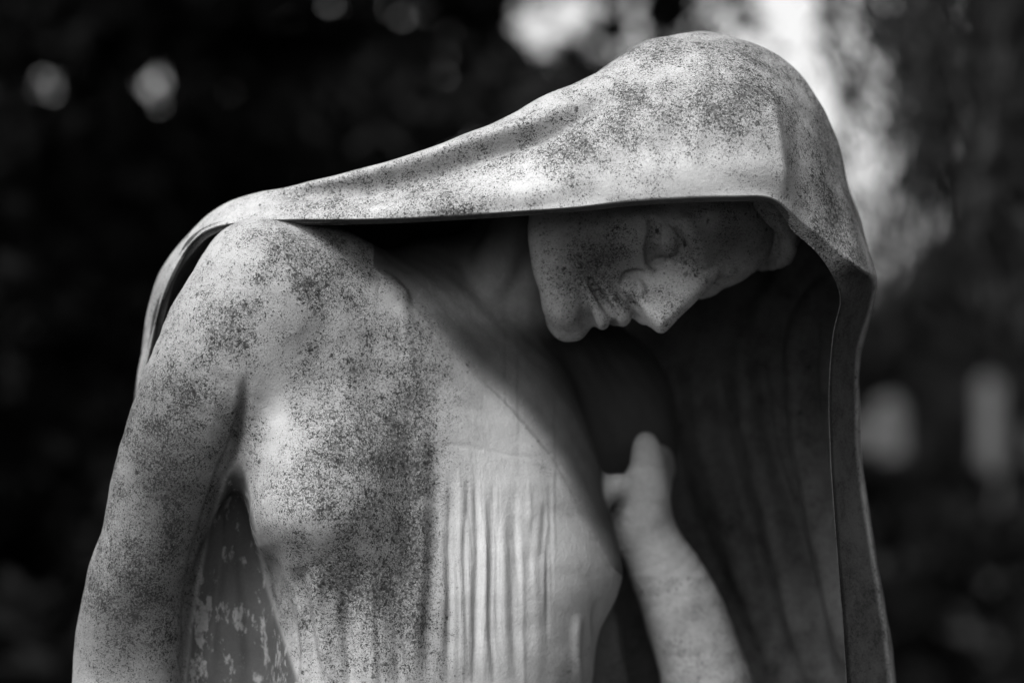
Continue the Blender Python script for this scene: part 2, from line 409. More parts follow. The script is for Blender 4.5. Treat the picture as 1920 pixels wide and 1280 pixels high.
for i in range(12):
    x = rp.uniform(540, 790); y0 = rp.uniform(1060, 1130); y1 = 1320; dx = rp.uniform(0, 26)
    disp += rp.choice((-1.8, -1.2, 1.5)) / 1000 * near * fold(px, py, [(x, y0), (x + dx * .3, 1200), (x + dx, y1)], rp.uniform(5, 10), .3)
# horizontal seam of the under dress
disp += -.0004 * fold(px, py, [(822, 832), (880, 838), (950, 852), (1030, 862)], 3.5, .1) * near
disp += .0001 * fold(px, py, [(822, 842), (880, 848), (950, 862), (1030, 872)], 6, .1) * near
# gentle hand-carved unevenness
def wob(v, s, a, sd=0.0):
    x, y, z = (v * s + sd).T
    return a * (np.sin(x + 1.7 * np.sin(y * .9 + z)) * np.cos(z * 1.1 + np.sin(x * .7)) + .5 * np.sin(y * 2.1 + x * 1.3 + z * 1.7))
disp += wob(bv, 38, .0008) + wob(bv, 95, .00035, 2)
bv = bv + nr * disp[:, None]
px, py = project(bv)
lich = .22 * blob(px, py, 660, 860, 170, 330) + .28 * blob(px, py, 670, 880, 110, 130) + .5 * blob(px, py, 560, 480, 110, 60, 20) + .35 * blob(px, py, 680, 1110, 130, 70) \
    + .45 * blob(px, py, 400, 620, 90, 80) + .45 * blob(px, py, 300, 840, 110, 160) + .4 * blob(px, py, 780, 1000, 45, 380) + .3 * blob(px, py, 250, 1120, 130, 160)
lich += .28; lich *= (1 - .9 * blob(px, py, 920, 770, 90, 170, 0)) * (1 - .9 * blob(px, py, 1070, 1060, 90, 140)) * (1 - .95 * blob(px, py, 950, 1230, 110, 160)); lich *= 1 - .95 * sstep(.0, 1, blob(px, py, 960, 1050, 125, 210)) ; lich -= .3 * blob(px, py, 600, 1000, 35, 30) + .3 * blob(px, py, 520, 730, 35, 150) + .3 * blob(px, py, 735, 560, 40, 40)
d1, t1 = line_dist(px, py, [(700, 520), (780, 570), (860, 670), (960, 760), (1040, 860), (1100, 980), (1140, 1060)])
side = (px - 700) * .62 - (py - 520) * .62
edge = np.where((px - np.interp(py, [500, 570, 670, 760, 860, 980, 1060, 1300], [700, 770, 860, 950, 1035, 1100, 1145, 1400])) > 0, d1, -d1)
grime_shade = .90 * sstep(-30, 34, edge) * (px > 690) * (py < 1080)  # soot stain plus the diagonal shadow from neck to hand, put into the colour
grime_shade = np.where(dm > .13, np.maximum(grime_shade, .78), grime_shade)  # receding parts of the chest darkened, their shade painted in
grime_shade *= 1 - .8 * np.clip(blob(px, py, 965, 550, 100, 60) + .8 * blob(px, py, 840, 570, 80, 30, 25), 0, 1)
grime_shade = np.maximum(grime_shade, .8 * blob(px, py, 430, 1130, 50, 260, -8))
grime_shade = np.maximum(grime_shade, .85 * blob(px, py, 310, 900, 130, 250) + .75 * blob(px, py, 220, 1200, 120, 150) + .6 * blob(px, py, 500, 1130, 60, 170, -12))
grime_shade = np.maximum(grime_shade, .22 * blob(px, py, 690, 1130, 160, 70) )
wash_lit = .55 * blob(px, py, 900, 770, 100, 150) + .9 * blob(px, py, 740, 560, 60, 50) + .7 * blob(px, py, 930, 1050, 110, 260) + .5 * blob(px, py, 590, 1000, 60, 30) + .4 * blob(px, py, 520, 740, 50, 130)  # rain-washed pale zones, with the breast highlight painted in
grime_shade = np.maximum(grime_shade, .8 * fold(px, py, [(468, 700), (455, 770), (438, 850), (410, 910), (383, 1000), (362, 1080), (352, 1180), (345, 1290)], 15, .15))
grime_shade = np.maximum(grime_shade, .6 * fold(px, py, [(430, 720), (405, 820), (370, 950), (335, 1080), (318, 1290)], 42, .15))  # crease shading along the inner arm, painted into the colour
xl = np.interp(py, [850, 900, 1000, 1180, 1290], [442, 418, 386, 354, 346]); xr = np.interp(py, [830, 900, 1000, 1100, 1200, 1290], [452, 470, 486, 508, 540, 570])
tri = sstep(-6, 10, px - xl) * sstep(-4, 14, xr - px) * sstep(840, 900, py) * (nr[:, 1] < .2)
grime_shade = np.maximum(grime_shade, tri * .97); lich = lich * (1 - tri)  # dark drape beside the arm, deepened with painted ambient shade
hn_ = hand_near(bv); lich = np.maximum(lich, .30 * hn_); grime_shade = grime_shade * (1 - hn_) + .24 * hn_
grime_shade = np.maximum(grime_shade, .45 * hn_ * blob(px, py, 1290, 1150, 40, 70, 30) + .3 * hn_ * (px < 1170))  # shading at the forearm edge painted in
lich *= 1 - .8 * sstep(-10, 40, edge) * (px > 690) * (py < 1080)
body = mesh_obj('body', bv, bq, M_STONE, statue, attrs={'lichen': np.clip(lich, 0, 1), 'grime_shade': np.clip(grime_shade, 0, 1), 'wash_lit': wash_lit, 'patch': tri, 'pleat': .9 * blob(px, py, 890, 1070, 60, 190) + .3 * blob(px, py, 650, 1200, 120, 120)})

# ---- head, in its own frame: x = her right, y = face forward, z = up
HS = 1.12
H = Vol((-.10, -.13, -.15), (.10, .165, .135), .00125)
class Sc: pass
def hp(x, y, z): return np.array([x, y, z]) * HS
def mir(fn):
    for sgn in (1, -1): fn(sgn)
H.ell(hp(0, -.004, .03), np.array([.073, .080, .086]) * HS, .0)
H.ell(hp(0, .018, -.022), np.array([.062, .072, .080]) * HS, .02)
H.ell(hp(0, .030, -.068), np.array([.046, .050, .040]) * HS, .02)
H.cap(hp(-.009, .078, -.1015), hp(.009, .078, -.1015), .0165 * HS, .0165 * HS, .014)
mir(lambda s: H.tube([hp(s * .054, -.015, -.052), hp(s * .046, .006, -.086), hp(s * .030, .040, -.100), hp(s * .014, .066, -.101)], [.016 * HS, .0185 * HS, .016 * HS, .014 * HS], .022))
mir(lambda s: H.ell(hp(s * .042, .051, -.028), np.array([.022, .022, .022]) * HS, .022))
H.ell(hp(0, .046, .044), np.array([.053, .045, .050]) * HS, .02)
mir(lambda s: H.ell(hp(s * .034, .094, -.006), np.array([.019, .0225, .0140]) * HS, .018, sub=True))
mir(lambda s: H.tube([hp(s * .012, .086, .017), hp(s * .032, .080, .020), hp(s * .050, .066, .015)], [.003 * HS, .0035 * HS, .003 * HS], .016))
mir(lambda s: H.ell(hp(s * .033, .0605, -.003), np.array([.0195, .0168, .0150]) * HS, .002))
# lids: the line where they meet, the crease above, the hollow below
mir(lambda s: H.tube([hp(s * .017, .0700, -.008), hp(s * .025, .0750, -.0115), hp(s * .034, .0755, -.0120), hp(s * .045, .0690, -.0085), hp(s * .051, .062, -.005)], [.0016 * HS] * 5, .0015, sub=True))
mir(lambda s: H.tube([hp(s * .015, .072, -.014), hp(s * .028, .076, -.0185), hp(s * .044, .070, -.0170), hp(s * .054, .060, -.011)], [.0046 * HS, .0066 * HS, .0060 * HS, .004 * HS], .006, sub=True))
mir(lambda s: H.tube([hp(s * .022, .0735, .0080), hp(s * .028, .0745, .0105), hp(s * .038, .0725, .0105), hp(s * .050, .064, .004)], [.0018 * HS] * 4, .002, sub=True))
# nose: a broad straight classical wedge, planes meeting at the ridge
def plane(a, b, c, inside=(0, .07, -.02)):
    a, b, c = hp(*a), hp(*b), hp(*c); n = np.cross(b - a, c - a); n /= np.linalg.norm(n)
    if n @ (hp(*inside) - a) > 0: n = -n
    return n, float(n @ a)
NA, NT, AL = (.0072, .0945, .026), (.0086, .1265, -.0310), (.0225, .0900, -.0455)
mx = lambda p: (-p[0], p[1], p[2])
H.poly([plane(NA, NT, AL), plane(mx(NA), mx(NT), mx(AL)), plane(NA, NT, mx(NA)), plane((0, .1265, -.0345), (.0195, .0920, -.0490), (-.0195, .0920, -.0490)),
        plane((.02, .07, .040), (-.02, .07, .040), (0, .1, .034)), plane((.0225, .06, -.03), (.0225, .12, -.03), (.0165, .06, .02)), plane((-.0225, .06, -.03), (-.0225, .12, -.03), (-.0165, .06, .02))],
       hp(-.035, .05, -.06), hp(.035, .14, .055), .0035)
mir(lambda s: H.ell(hp(s * .0155, .0900, -.0420), np.array([.0062, .0085, .0062]) * HS, .004))
mir(lambda s: H.ell(hp(s * .0082, .1010, -.0480), np.array([.0042, .0085, .0035]) * HS, .0025, sub=True))
mir(lambda s: H.ell(hp(s * .0180, .0900, -.0405), np.array([.0066, .0110, .0082]) * HS, .002))
mir(lambda s: H.tube([hp(s * .0240, .0860, -.0290), hp(s * .0275, .0820, -.0370), hp(s * .0265, .0810, -.0470), hp(s * .0200, .0850, -.0550)], [.0022 * HS, .0036 * HS, .0040 * HS, .0026 * HS], .0022, sub=True))
mir(lambda s: H.ell(hp(s * .0100, .1010, -.0500), np.array([.0055, .0110, .0036]) * HS, .002, sub=True))
# mouth: full upper lip over a dark parting, rounder lower lip
H.ell(hp(0, .068, -.065), np.array([.029, .0270, .020]) * HS, .014)
mir(lambda s: H.tube([hp(0, .0965, -.0590), hp(s * .010, .0945, -.0595), hp(s * .0270, .0770, -.0700)], [.0058 * HS, .0056 * HS, .0024 * HS], .006))
mir(lambda s: H.tube([hp(0, .0935, -.0765), hp(s * .009, .0915, -.0770), hp(s * .0240, .0765, -.0765)], [.0062 * HS, .0058 * HS, .0028 * HS], .006))
mir(lambda s: H.tube([hp(0, .1010, -.0675), hp(s * .009, .0970, -.0680), hp(s * .0190, .0870, -.0710), hp(s * .0290, .0745, -.0750)], [.0034 * HS, .0046 * HS, .0050 * HS, .0034 * HS], .0012, sub=True))
H.ell(hp(0, .095, -.0885), np.array([.020, .007, .0045]) * HS, .008, sub=True)
mir(lambda s: H.ell(hp(s * .069, -.012, -.012), np.array([.010, .017, .030]) * HS, .008))
hv, hq = H.mesh(); hn = vnormals(hv, hq)
if (hn * hv).sum() < 0: hq = hq[:, ::-1]; hn = -hn
hv = hv + hn * (wob(hv, 70, .0005) + wob(hv, 160, .00022, 4))[:, None]
ROLL, YAW = math.radians(20), math.radians(38)
U = np.array([math.cos(ROLL), 0, math.sin(ROLL)]); F0 = np.array([math.sin(ROLL), 0, -math.cos(ROLL)])
Fw = math.cos(YAW) * F0 + math.sin(YAW) * np.array([0, -1.0, 0]); Rt = np.cross(Fw, U)
HM = np.stack([Rt, Fw, U], 1)                # columns: local axes in the world
HO = P(1224, 392, 76)
def hw(v): return v @ HM.T + HO
mirror = np.linalg.det(HM) < 0
hvw = hw(hv); hpx, hpy = project(hvw)
hl = .55 * blob(hpx, hpy, 1120, 480, 70, 60) + .12 * blob(hpx, hpy, 1270, 540, 60, 40, -40) + .3 * blob(hpx, hpy, 1160, 560, 60, 30) + .18
hg = .80 * blob(hpx, hpy, 1130, 490, 110, 75, -15) + .95 * blob(hpx, hpy, 1370, 450, 120, 75, -20) + .42 * blob(hpx, hpy, 1070, 605, 50, 40)  # speckled cheek and brow, darkened further with painted hood shade
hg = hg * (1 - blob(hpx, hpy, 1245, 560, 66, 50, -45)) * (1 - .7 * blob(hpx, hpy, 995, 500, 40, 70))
hwsh_lit = 1.5 * blob(hpx, hpy, 1245, 560, 60, 48, -45) + .5 * blob(hpx, hpy, 1010, 500, 35, 60) + .3 * blob(hpx, hpy, 1150, 590, 40, 20)  # washed nose, brightened further as if lit beyond the hood
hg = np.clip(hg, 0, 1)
mesh_obj('head', hvw, hq[:, ::-1] if mirror else hq, M_SKIN, statue, attrs={'lichen': np.clip(hl, 0, 1), 'grime_shade': np.clip(hg, 0, 1), 'wash_lit': hwsh_lit})

# ---- hair swept back from the brow, seen under the veil
G = Vol((-.12, -.13, -.08), (.12, .13, .15), .0020)
G.ell(hp(0, .004, .036), np.array([.078, .070, .086]) * HS, 0)
G.ell(hp(0, .082, -.030), np.array([.072, .070, .088]) * HS, .012, sub=True)
for j in range(6):
    o = .0105 * j
    mir(lambda s: G.tube([hp(s * .003, .066 - o, .092 + .25 * o), hp(s * .022, .068 - o, .086 + .2 * o), hp(s * .044, .054 - o, .072), hp(s * .060, .046 - o, .050), hp(s * .070, .020 - o, .024), hp(s * .077, .004 - o, -.004), hp(s * .074, -.010 - o, -.034)],
                         [.0070, .0085, .0065, .0090, .0070, .0085, .006], .004))
for o, r in ((.006, .0085), (.016, .0090), (.026, .0105), (.036, .0105)):
    mir(lambda s: G.tube([hp(0, .080 - o, .094 + .62 * o), hp(s * .028, .080 - o, .090 + .5 * o), hp(s * .052, .064 - o, .078 + .3 * o), hp(s * .068, .040 - o, .052)], [r, r * 1.05, r * .95, r * .7], .004))
gv_, gq_ = G.mesh(); gn_ = vnormals(gv_, gq_)
if (gn_ * gv_).sum() < 0: gq_ = gq_[:, ::-1]; gn_ = -gn_
ang = np.arctan2(gv_[:, 0], gv_[:, 2]); gv_ = gv_ + gn_ * (.0006 * np.sin((gv_[:, 1] + .5 * gv_[:, 2]) * 620 + 3 * np.sin(ang * 4)))[:, None]
gvw = hw(gv_)
z0 = np.zeros(len(gvw))
mesh_obj('hair', gvw, gq_[:, ::-1] if mirror else gq_, M_SKIN, statue, attrs={'lichen': z0 + .2, 'grime_shade': z0 + .6, 'wash_lit': z0})

# ---- veil: a lofted sheet. Every column runs from the hem under the front edge, over the outside, down the back.
cols = [
 # hem (inner)        front edge E        M1                M2                silhouette S       back 1             back 2             back 3
 [(300,1500,90), (240,1500,90), (235,1500,120), (235,1500,140), (240,1500,170), (300,1500,240), (480,1500,330), (880,1500,380)],
 [(312,1150,135), (250,1150,85), (242,1150,110), (238,1150,130), (240,1150,160), (300,1180,230), (480,1200,320), (880,1250,370)],
 [(302,820,130), (257,820,82), (254,820,95), (250,820,110), (255,820,140), (310,860,210), (480,920,310), (880,1000,360)],
 [(318,640,107), (285,634,57), (281,630,65), (272,640,85), (275,640,110), (330,700,190), (490,780,300), (880,880,350)],
 [(362,530,83), (321,516,30), (314,512,38), (300,522,62), (300,530,90), (360,600,170), (500,700,280), (880,800,340)],
 [(424,446,59), (385,433,4), (372,432,15), (352,448,40), (350,455,75), (410,520,150), (540,620,250), (890,740,320)],
 [(510,424,-10), (500,413,-25), (470,398,-8), (440,388,15), (425,388,60), (470,440,130), (590,540,220), (910,680,290)],
 [(625,422,-40), (620,411,-60), (600,385,-48), (575,357,-22), (560,345,8), (600,390,110), (690,480,190), (940,640,270)],
 [(735,419,-55), (730,409,-80), (722,380,-72), (715,330,-46), (708,307,-14), (735,350,100), (800,440,180), (980,600,270)],
 [(855,413,-62), (850,403,-90), (850,360,-84), (850,300,-58), (850,263,-22), (870,310,100), (920,400,180), (1020,560,270)],
 [(970,406,-70), (965,396,-98), (968,345,-94), (972,268,-64), (975,205,-20), (980,260,105), (1010,360,190), (1055,540,280)],
 [(1085,397,-74), (1080,388,-102), (1084,325,-99), (1090,235,-74), (1095,148,-16), (1100,200,115), (1110,320,205), (1090,520,290)],
 [(1185,386,-76), (1180,376,-104), (1188,300,-102), (1196,195,-80), (1200,85,-5), (1200,140,130), (1190,290,220), (1120,510,300)],
 [(1285,380,-76), (1280,370,-103), (1286,290,-104), (1294,170,-80), (1300,60,25), (1290,120,145), (1190,280,235), (1120,510,325)],
 [(1375,378,-72), (1372,368,-98), (1376,285,-100), (1382,165,-76), (1388,72,30), (1370,140,155), (1250,300,245), (1123,520,330)],
 [(1445,382,-64), (1448,372,-86), (1450,300,-88), (1455,200,-62), (1462,108,40), (1440,180,165), (1300,330,250), (1126,550,335)],
 [(1486,432,-46), (1502,415,-62), (1508,335,-56), (1515,240,-25), (1520,168,50), (1490,240,170), (1350,380,255), (1129,590,335)],
 [(1528,470,-38), (1560,462,-38), (1562,390,-20), (1563,310,12), (1562,250,62), (1530,320,170), (1390,460,255), (1132,650,340)],
 [(1560,515,-28), (1610,500,-18), (1606,450,0), (1600,400,30), (1592,355,75), (1565,430,170), (1430,560,255), (1135,730,340)],
 [(1576,562,-20), (1641,525,36), (1638,505,54), (1630,480,73), (1618,440,103), (1595,530,170), (1465,660,255), (1138,820,340)],
 [(1563,625,-14), (1634,575,48), (1636,560,66), (1634,560,83), (1628,560,108), (1605,640,170), (1475,770,255), (1141,930,340)],
 [(1556,715,-8), (1610,655,52), (1614,655,69), (1614,660,86), (1610,670,113), (1590,760,170), (1480,880,255), (1144,1040,340)],
 [(1556,815,-6), (1606,750,52), (1610,752,69), (1610,756,86), (1606,770,113), (1592,870,170), (1480,990,260), (1147,1150,345)],
 [(1562,930,-6), (1612,870,52), (1616,872,69), (1616,876,86), (1612,890,118), (1604,990,175), (1490,1110,265), (1150,1260,350)],
 [(1572,1060,-6), (1634,1020,52), (1638,1022,70), (1638,1026,88), (1634,1040,123), (1620,1130,180), (1500,1240,270), (1153,1370,355)],
 [(1584,1220,-6), (1662,1190,52), (1666,1192,72), (1666,1196,90), (1660,1210,128), (1650,1290,190), (1510,1380,280), (1156,1470,365)],
 [(1600,1500,-6), (1700,1500,52), (1704,1500,72), (1704,1500,90), (1700,1500,128), (1680,1500,190), (1530,1500,280), (1159,1520,370)],
]
C = np.array([[P(*p) for p in c] for c in cols])           # (ncol, 8, 3)
NU, NV = 520, 190
up = np.stack([catmull(C[:, k, :], NU) for k in range(8)], 1)      # (NU, 8, 3)
vs = np.stack([catmull(up[i, 1:], NV) for i in range(NU)], 0)      # E .. back 3
ht = np.linspace(0, 1, 9)[:-1][None, :, None]
hem = up[:, 0:1, :] * (1 - ht) + up[:, 1:2, :] * ht
sheet = np.concatenate([hem, vs], 1)                                # (NU, NV+8, 3)
NVV = sheet.shape[1]
vv = sheet.reshape(-1, 3)
ii = np.arange(NU * NVV).reshape(NU, NVV)
vq = np.stack([ii[:-1, :-1].ravel(), ii[1:, :-1].ravel(), ii[1:, 1:].ravel(), ii[:-1, 1:].ravel()], 1)
vn = vnormals(vv, vq)
ctr = np.array([.05, .16, 1.45])
if (vn * (vv - ctr)).sum() < 0: vq = vq[:, ::-1]; vn = -vn
px, py = project(vv); dm = vv[:, 1]
outer = sstep(.12, -.12, vn[:, 1]) * (px < 1660) * sstep(.10, .05, dm)
disp = np.zeros(len(vv))
for pts, wd, am in [
    ([(500, 376), (580, 356), (700, 331), (800, 306), (900, 278), (1000, 246), (1090, 206), (1160, 168)], 13, -19),
    ([(560, 346), (700, 316), (800, 290), (900, 261), (1000, 228), (1080, 190)], 8, 5),
    ([(560, 385), (700, 358), (830, 330), (950, 296), (1060, 252)], 24, -6),
    ([(430, 408), (500, 396), (600, 388), (760, 372)], 9, -2.5),
    ([(620, 372), (760, 348), (900, 318), (1010, 290), (1090, 255)], 26, -2),
    ([(640, 400), (860, 385), (1040, 350), (1120, 280)], 26, 2.5),
    ([(1180, 130), (1190, 200), (1180, 300)], 26, -2.0), ([(1225, 130), (1230, 210), (1220, 330)], 22, 2.0),
    ([(1320, 95), (1318, 140), (1312, 230), (1300, 330)], 16, 2.6), ([(1290, 110), (1284, 180), (1272, 260)], 16, -2.0),
    ([(1445, 160), (1452, 230), (1462, 300), (1470, 372)], 12, 3.0), ([(1485, 190), (1500, 280), (1512, 380), (1530, 430)], 22, -3.2),
]:
    disp += am / 1000 * fold(px, py, pts, wd, .3) * outer
# folds of the inside, carried through the sheet where it hangs behind the figure
inner = sstep(.07, .13, dm)
for pts, wd, am in [
    ([(1400, 610), (1405, 760), (1436, 900), (1476, 1050), (1530, 1290)], 13, -15), ([(1428, 640), (1440, 800), (1470, 920), (1515, 1050), (1570, 1290)], 15, 15),
    ([(1340, 620), (1350, 760), (1380, 900), (1430, 1080), (1490, 1290)], 22, 13), ([(1310, 660), (1330, 820), (1370, 960), (1440, 1200)], 20, -12),
    ([(1500, 580), (1500, 720), (1516, 850), (1545, 980), (1580, 1120), (1610, 1290)], 14, -12), ([(1535, 600), (1532, 720), (1550, 860), (1575, 1000)], 12, 12),
    ([(1262, 760), (1280, 900), (1330, 1030), (1400, 1200), (1430, 1290)], 22, 12), ([(1470, 560), (1470, 700), (1486, 850), (1520, 1000)], 12, 9),
    ([(1530, 440), (1480, 500), (1440, 560), (1420, 620)], 12, -6), ([(1560, 500), (1500, 560), (1470, 640)], 13, 6)]:
    disp += am / 1000 * fold(px, py, pts, wd, .2) * inner
disp += (wob(vv, 26, .0012) + wob(vv, 70, .0005, 3)) * sstep(0, .02, np.abs(dm + 9))
jj = (np.arange(NU * NVV) % NVV)
disp *= sstep(5, 16, jj) * .85 + .15
vv = vv + vn * disp[:, None]
lo_ = .40 + .5 * blob(px, py, 1380, 190, 90, 90) + .35 * blob(px, py, 1560, 350, 50, 170) + .3 * blob(px, py, 1250, 90, 120, 30) + .25 * blob(px, py, 1120, 230, 120, 50, -25) \
    - .35 * blob(px, py, 1310, 340, 110, 70) - .25 * blob(px, py, 950, 350, 160, 40) + .3 * blob(px, py, 1080, 320, 60, 60) + .2 * blob(px, py, 880, 370, 80, 30)
vg = np.where((dm > .10), .85, 0) + .95 * (jj < 8) * sstep(430, 520, py) * (px > 1400) + .85 * (jj < 7) * (px < 1480) + .5 * blob(px, py, 300, 600, 50, 170) + .5 * fold(px, py, [(540, 366), (700, 337), (800, 313), (900, 287), (1000, 256), (1090, 216)], 15, .3) * (dm < .1)  # soot plus painted shade: inside, rim underside, crease below the roll
vw_ = .25 + .9 * blob(px, py, 1310, 335, 130, 60) + .6 * blob(px, py, 1000, 330, 120, 50) + .5 * blob(px, py, 1270, 120, 90, 16) + .4 * blob(px, py, 700, 390, 120, 14)  # washed stone, with the lit front panel of the hood painted paler
def sm_n(n):
    g = n.reshape(NU, NVV, 3)
    for _ in range(6):
        g = g.copy(); g[:, 1:-1] = (g[:, :-2] + 2 * g[:, 1:-1] + g[:, 2:]) / 4; g[1:-1] = (g[:-2] + 2 * g[1:-1] + g[2:]) / 4
    return (g / (np.linalg.norm(g, axis=2, keepdims=True) + 1e-9)).reshape(-1, 3)
vn2 = vnormals(vv, vq)
vin = vv - sm_n(vn2) * (.0075 * sstep(0, 14, jj) + .0006)[:, None]
N0 = len(vv); allv = np.concatenate([vv, vin]); allq = [vq, vq[:, ::-1] + N0]
for line in (ii[:, 0], ii[:, -1], ii[0, :], ii[-1, :]):
    q_ = np.stack([line[:-1], line[1:], line[1:] + N0, line[:-1] + N0], 1); allq.append(q_)
two = lambda a: np.concatenate([a, a])
vg_in = np.clip(vg + .8 * sstep(-4, 5, jj), 0, np.where(dm > .09, .93, 1))  # inner face darkened more, shade painted over the soot
veil = mesh_obj('veil', allv, np.concatenate(allq), M_VEIL, statue, attrs={'lichen': two(np.clip(lo_, 0, 1)), 'grime_shade': np.concatenate([np.clip(vg, 0, 1), vg_in]), 'wash_lit': two(vw_)})

# ---- lower robe down to the plinth
RV = []; nr_, nth = 40, 160
for i in range(nr_):
    t = i / (nr_ - 1); z = 1.13 - t * (1.13 - .42)
    for j in range(nth):
        a = 2 * math.pi * j / nth
        f = 1 + (.02 + .05 * t) * math.sin(a * 13 + 1.2 * math.sin(a * 3) + t) + .02 * math.sin(a * 29)
        RV.append((-.07 + .03 * t + (.19 + .10 * t) * f * math.cos(a), .21 - .02 * t + (.15 + .13 * t) * f * math.sin(a), z))
ii = np.arange(nr_ * nth).reshape(nr_, nth); i2 = np.roll(ii, -1, 1)
rq = np.stack([ii[:-1].ravel(), ii[1:].ravel(), i2[1:].ravel(), i2[:-1].ravel()], 1)
rq = rq[:, ::-1] if False else rq
mesh_obj('robe', RV, rq, M_STONE, statue, attrs={'lichen': np.full(len(RV), .4), 'grime_shade': np.full(len(RV), .2), 'wash_lit': np.zeros(len(RV))})

# ---------------------------------------------------------------- trees
def tube_mesh(paths, name, mat, parent):
    V = []; Q = []
    for pts, rs in paths:
        pts = [Vector(p) for p in pts]; b0 = len(V); k = 7
        for i, p in enumerate(pts):
            t = (pts[min(i + 1, len(pts) - 1)] - pts[max(i - 1, 0)]).normalized()
            a = t.orthogonal().normalized(); c = t.cross(a)
            for j in range(k):
                an = 2 * math.pi * j / k; V.append(tuple(p + (a * math.cos(an) + c * math.sin(an)) * rs[i]))
        for i in range(len(pts) - 1):
            for j in range(k):
                q = b0 + i * k; Q.append((q + j, q + (j + 1) % k, q + k + (j + 1) % k, q + k + j))
    return mesh_obj(name, V, np.array(Q), mat, parent)

def leaves_mesh(name, centers, size, mat, parent, rg, elong=2.2, dirs=None):
    n = len(centers); a = rg.normal(size=(n, 3))
    if dirs is not None: a = a * .35 + dirs
    a /= np.linalg.norm(a, axis=1, keepdims=True)
    b_ = np.cross(a, rg.normal(size=(n, 3))); b_ /= np.linalg.norm(b_, axis=1, keepdims=True) + 1e-9
    s = size * rg.uniform(.6, 1.3, (n, 1))
    v = np.stack([centers - a * s * elong * .5, centers + b_ * s * .5, centers + a * s * elong * .5, centers - b_ * s * .5], 1).reshape(-1, 3)
    q = np.arange(n * 4).reshape(n, 4)
    o = mesh_obj(name, v, q, mat, parent, smooth=False)
    return o

def gap_keep(c, gaps):
    k = np.ones(len(c), bool)
    for (g, r) in gaps:
        g = np.array(g); d = g - np.array([0, -D, CZ]); d /= np.linalg.norm(d)
        q = c - g; al = q @ d; rr = np.linalg.norm(q - al[:, None] * d, axis=1)
        k &= (np.random.default_rng(5).uniform(0, 1, len(c)) < .05) | (rr > r * (1 + .25 * np.sin(c[:, 0] * 31) * np.sin(c[:, 2] * 37)))
    return k

def tree(label, base, height, rad, n, size, mat, seed, group=None, name='tree', z0=.0, gaps=(), clumps=60, cat='tree', elong=2.2, shape=.6):
    rg = np.random.default_rng(seed); t = empty(name, (base[0], base[1], 0)); tag(t, label, cat, group)
    top = height * .9
    paths = [([(base[0], base[1], -.05), (base[0] + .05, base[1], height * .4), (base[0] - .03, base[1] + .02, top)], [rad * .10, rad * .07, .02])]
    cc = []
    for i in range(clumps):
        zt = (i * .7548777) % 1; z = z0 + (height - z0) * zt
        rr = rad * (1 - zt ** 2 * (.55 + .4 * shape)) * math.sqrt(rg.uniform(.15, 1)); an = i * .5698403 * 2 * math.pi + rg.uniform(-.4, .4)
        c = np.array([base[0] + rr * math.cos(an), base[1] + rr * math.sin(an), z]); cc.append(c)
        if i % 4 == 0: paths.append(([(base[0], base[1], max(.2, z - rr * .5)), tuple((c + np.array([base[0], base[1], z - rr * .2])) / 2), tuple(c)], [rad * .03, rad * .018, .006]))
    tube_mesh(paths, 'trunk', M_BARK, t)
    cc = np.array(cc); cs = rad * rg.uniform(.16, .32, len(cc))
    w_ = rg.integers(0, len(cc), n); d = rg.normal(size=(n, 3)); d /= np.linalg.norm(d, axis=1, keepdims=True)
    pts = cc[w_] + d * (cs[w_] * rg.uniform(.1, 1, n) ** .5)[:, None] * np.array([1, 1, .8])
    pts = pts[pts[:, 2] > .03]
    if len(gaps): pts = pts[gap_keep(pts, gaps)]
    leaves_mesh('crown', pts, size, mat, t, rg, elong)
    return t

def at(px, py, y):           # a point of the background seen at px, py, y metres behind the focus plane
    k = (D + y) / D; return np.array([(px - 960) / PXM * k, y, CZ + (640 - py) / PXM * k])

# sky gaps through the dark yews (real openings between their boughs)
GP0 = [(at(80, 150, 5.2), .055), (at(98, 175, 5.2), .05), (at(195, 182, 5.2), .06), (at(282, 158, 5.2), .085), (at(300, 190, 5.2), .07), (at(270, 235, 5.2), .04), (at(172, 288, 5.2), .05), (at(300, 150, 5.2), .07),
      (at(620, 6, 5.2), .05), (at(745, 22, 5.2), .085), (at(765, 35, 5.2), .07), (at(145, 985, 5.2), .035), (at(1000, 20, 5.2), .14), (at(1060, 15, 5.2), .14), (at(1110, 30, 5.2), .07), (at(1060, 120, 5.2), .14), (at(1020, 60, 5.2), .12), (at(1100, 110, 5.2), .1)]
GP = []
for g_, r_ in GP0:
    for q_ in range(5):
        a_ = q_ * 2.4 + g_[0] * 9; f_ = 0 if q_ == 0 else r_ * .55
        GP.append((g_ + np.array([math.cos(a_) * f_, 0, math.sin(a_) * f_]), r_ * (.42 if q_ == 0 else .16 + .05 * math.sin(a_ * 3))))
tree('black dense yew filling the left edge behind the statue', (-1.65, 4.9), 6.4, 1.4, 95000, .045, M_LEAF_DARK, 11, 'dark yews behind the statue', 'yew_tree', 0, GP, 380)
tree('black yew behind the shoulder, with small bright gaps of sky at its top', (-.52, 5.4), 6.6, 1.2, 80000, .045, M_LEAF_DARK, 12, 'dark yews behind the statue', 'yew_tree', 0, GP, 340)
tree('dark yew with ragged top behind the back of the hood', (1.05, 7.6), 1.66, .5, 9000, .05, M_LEAF_DARK, 13, 'dark yews behind the statue', 'yew_tree', 0, (), 40)

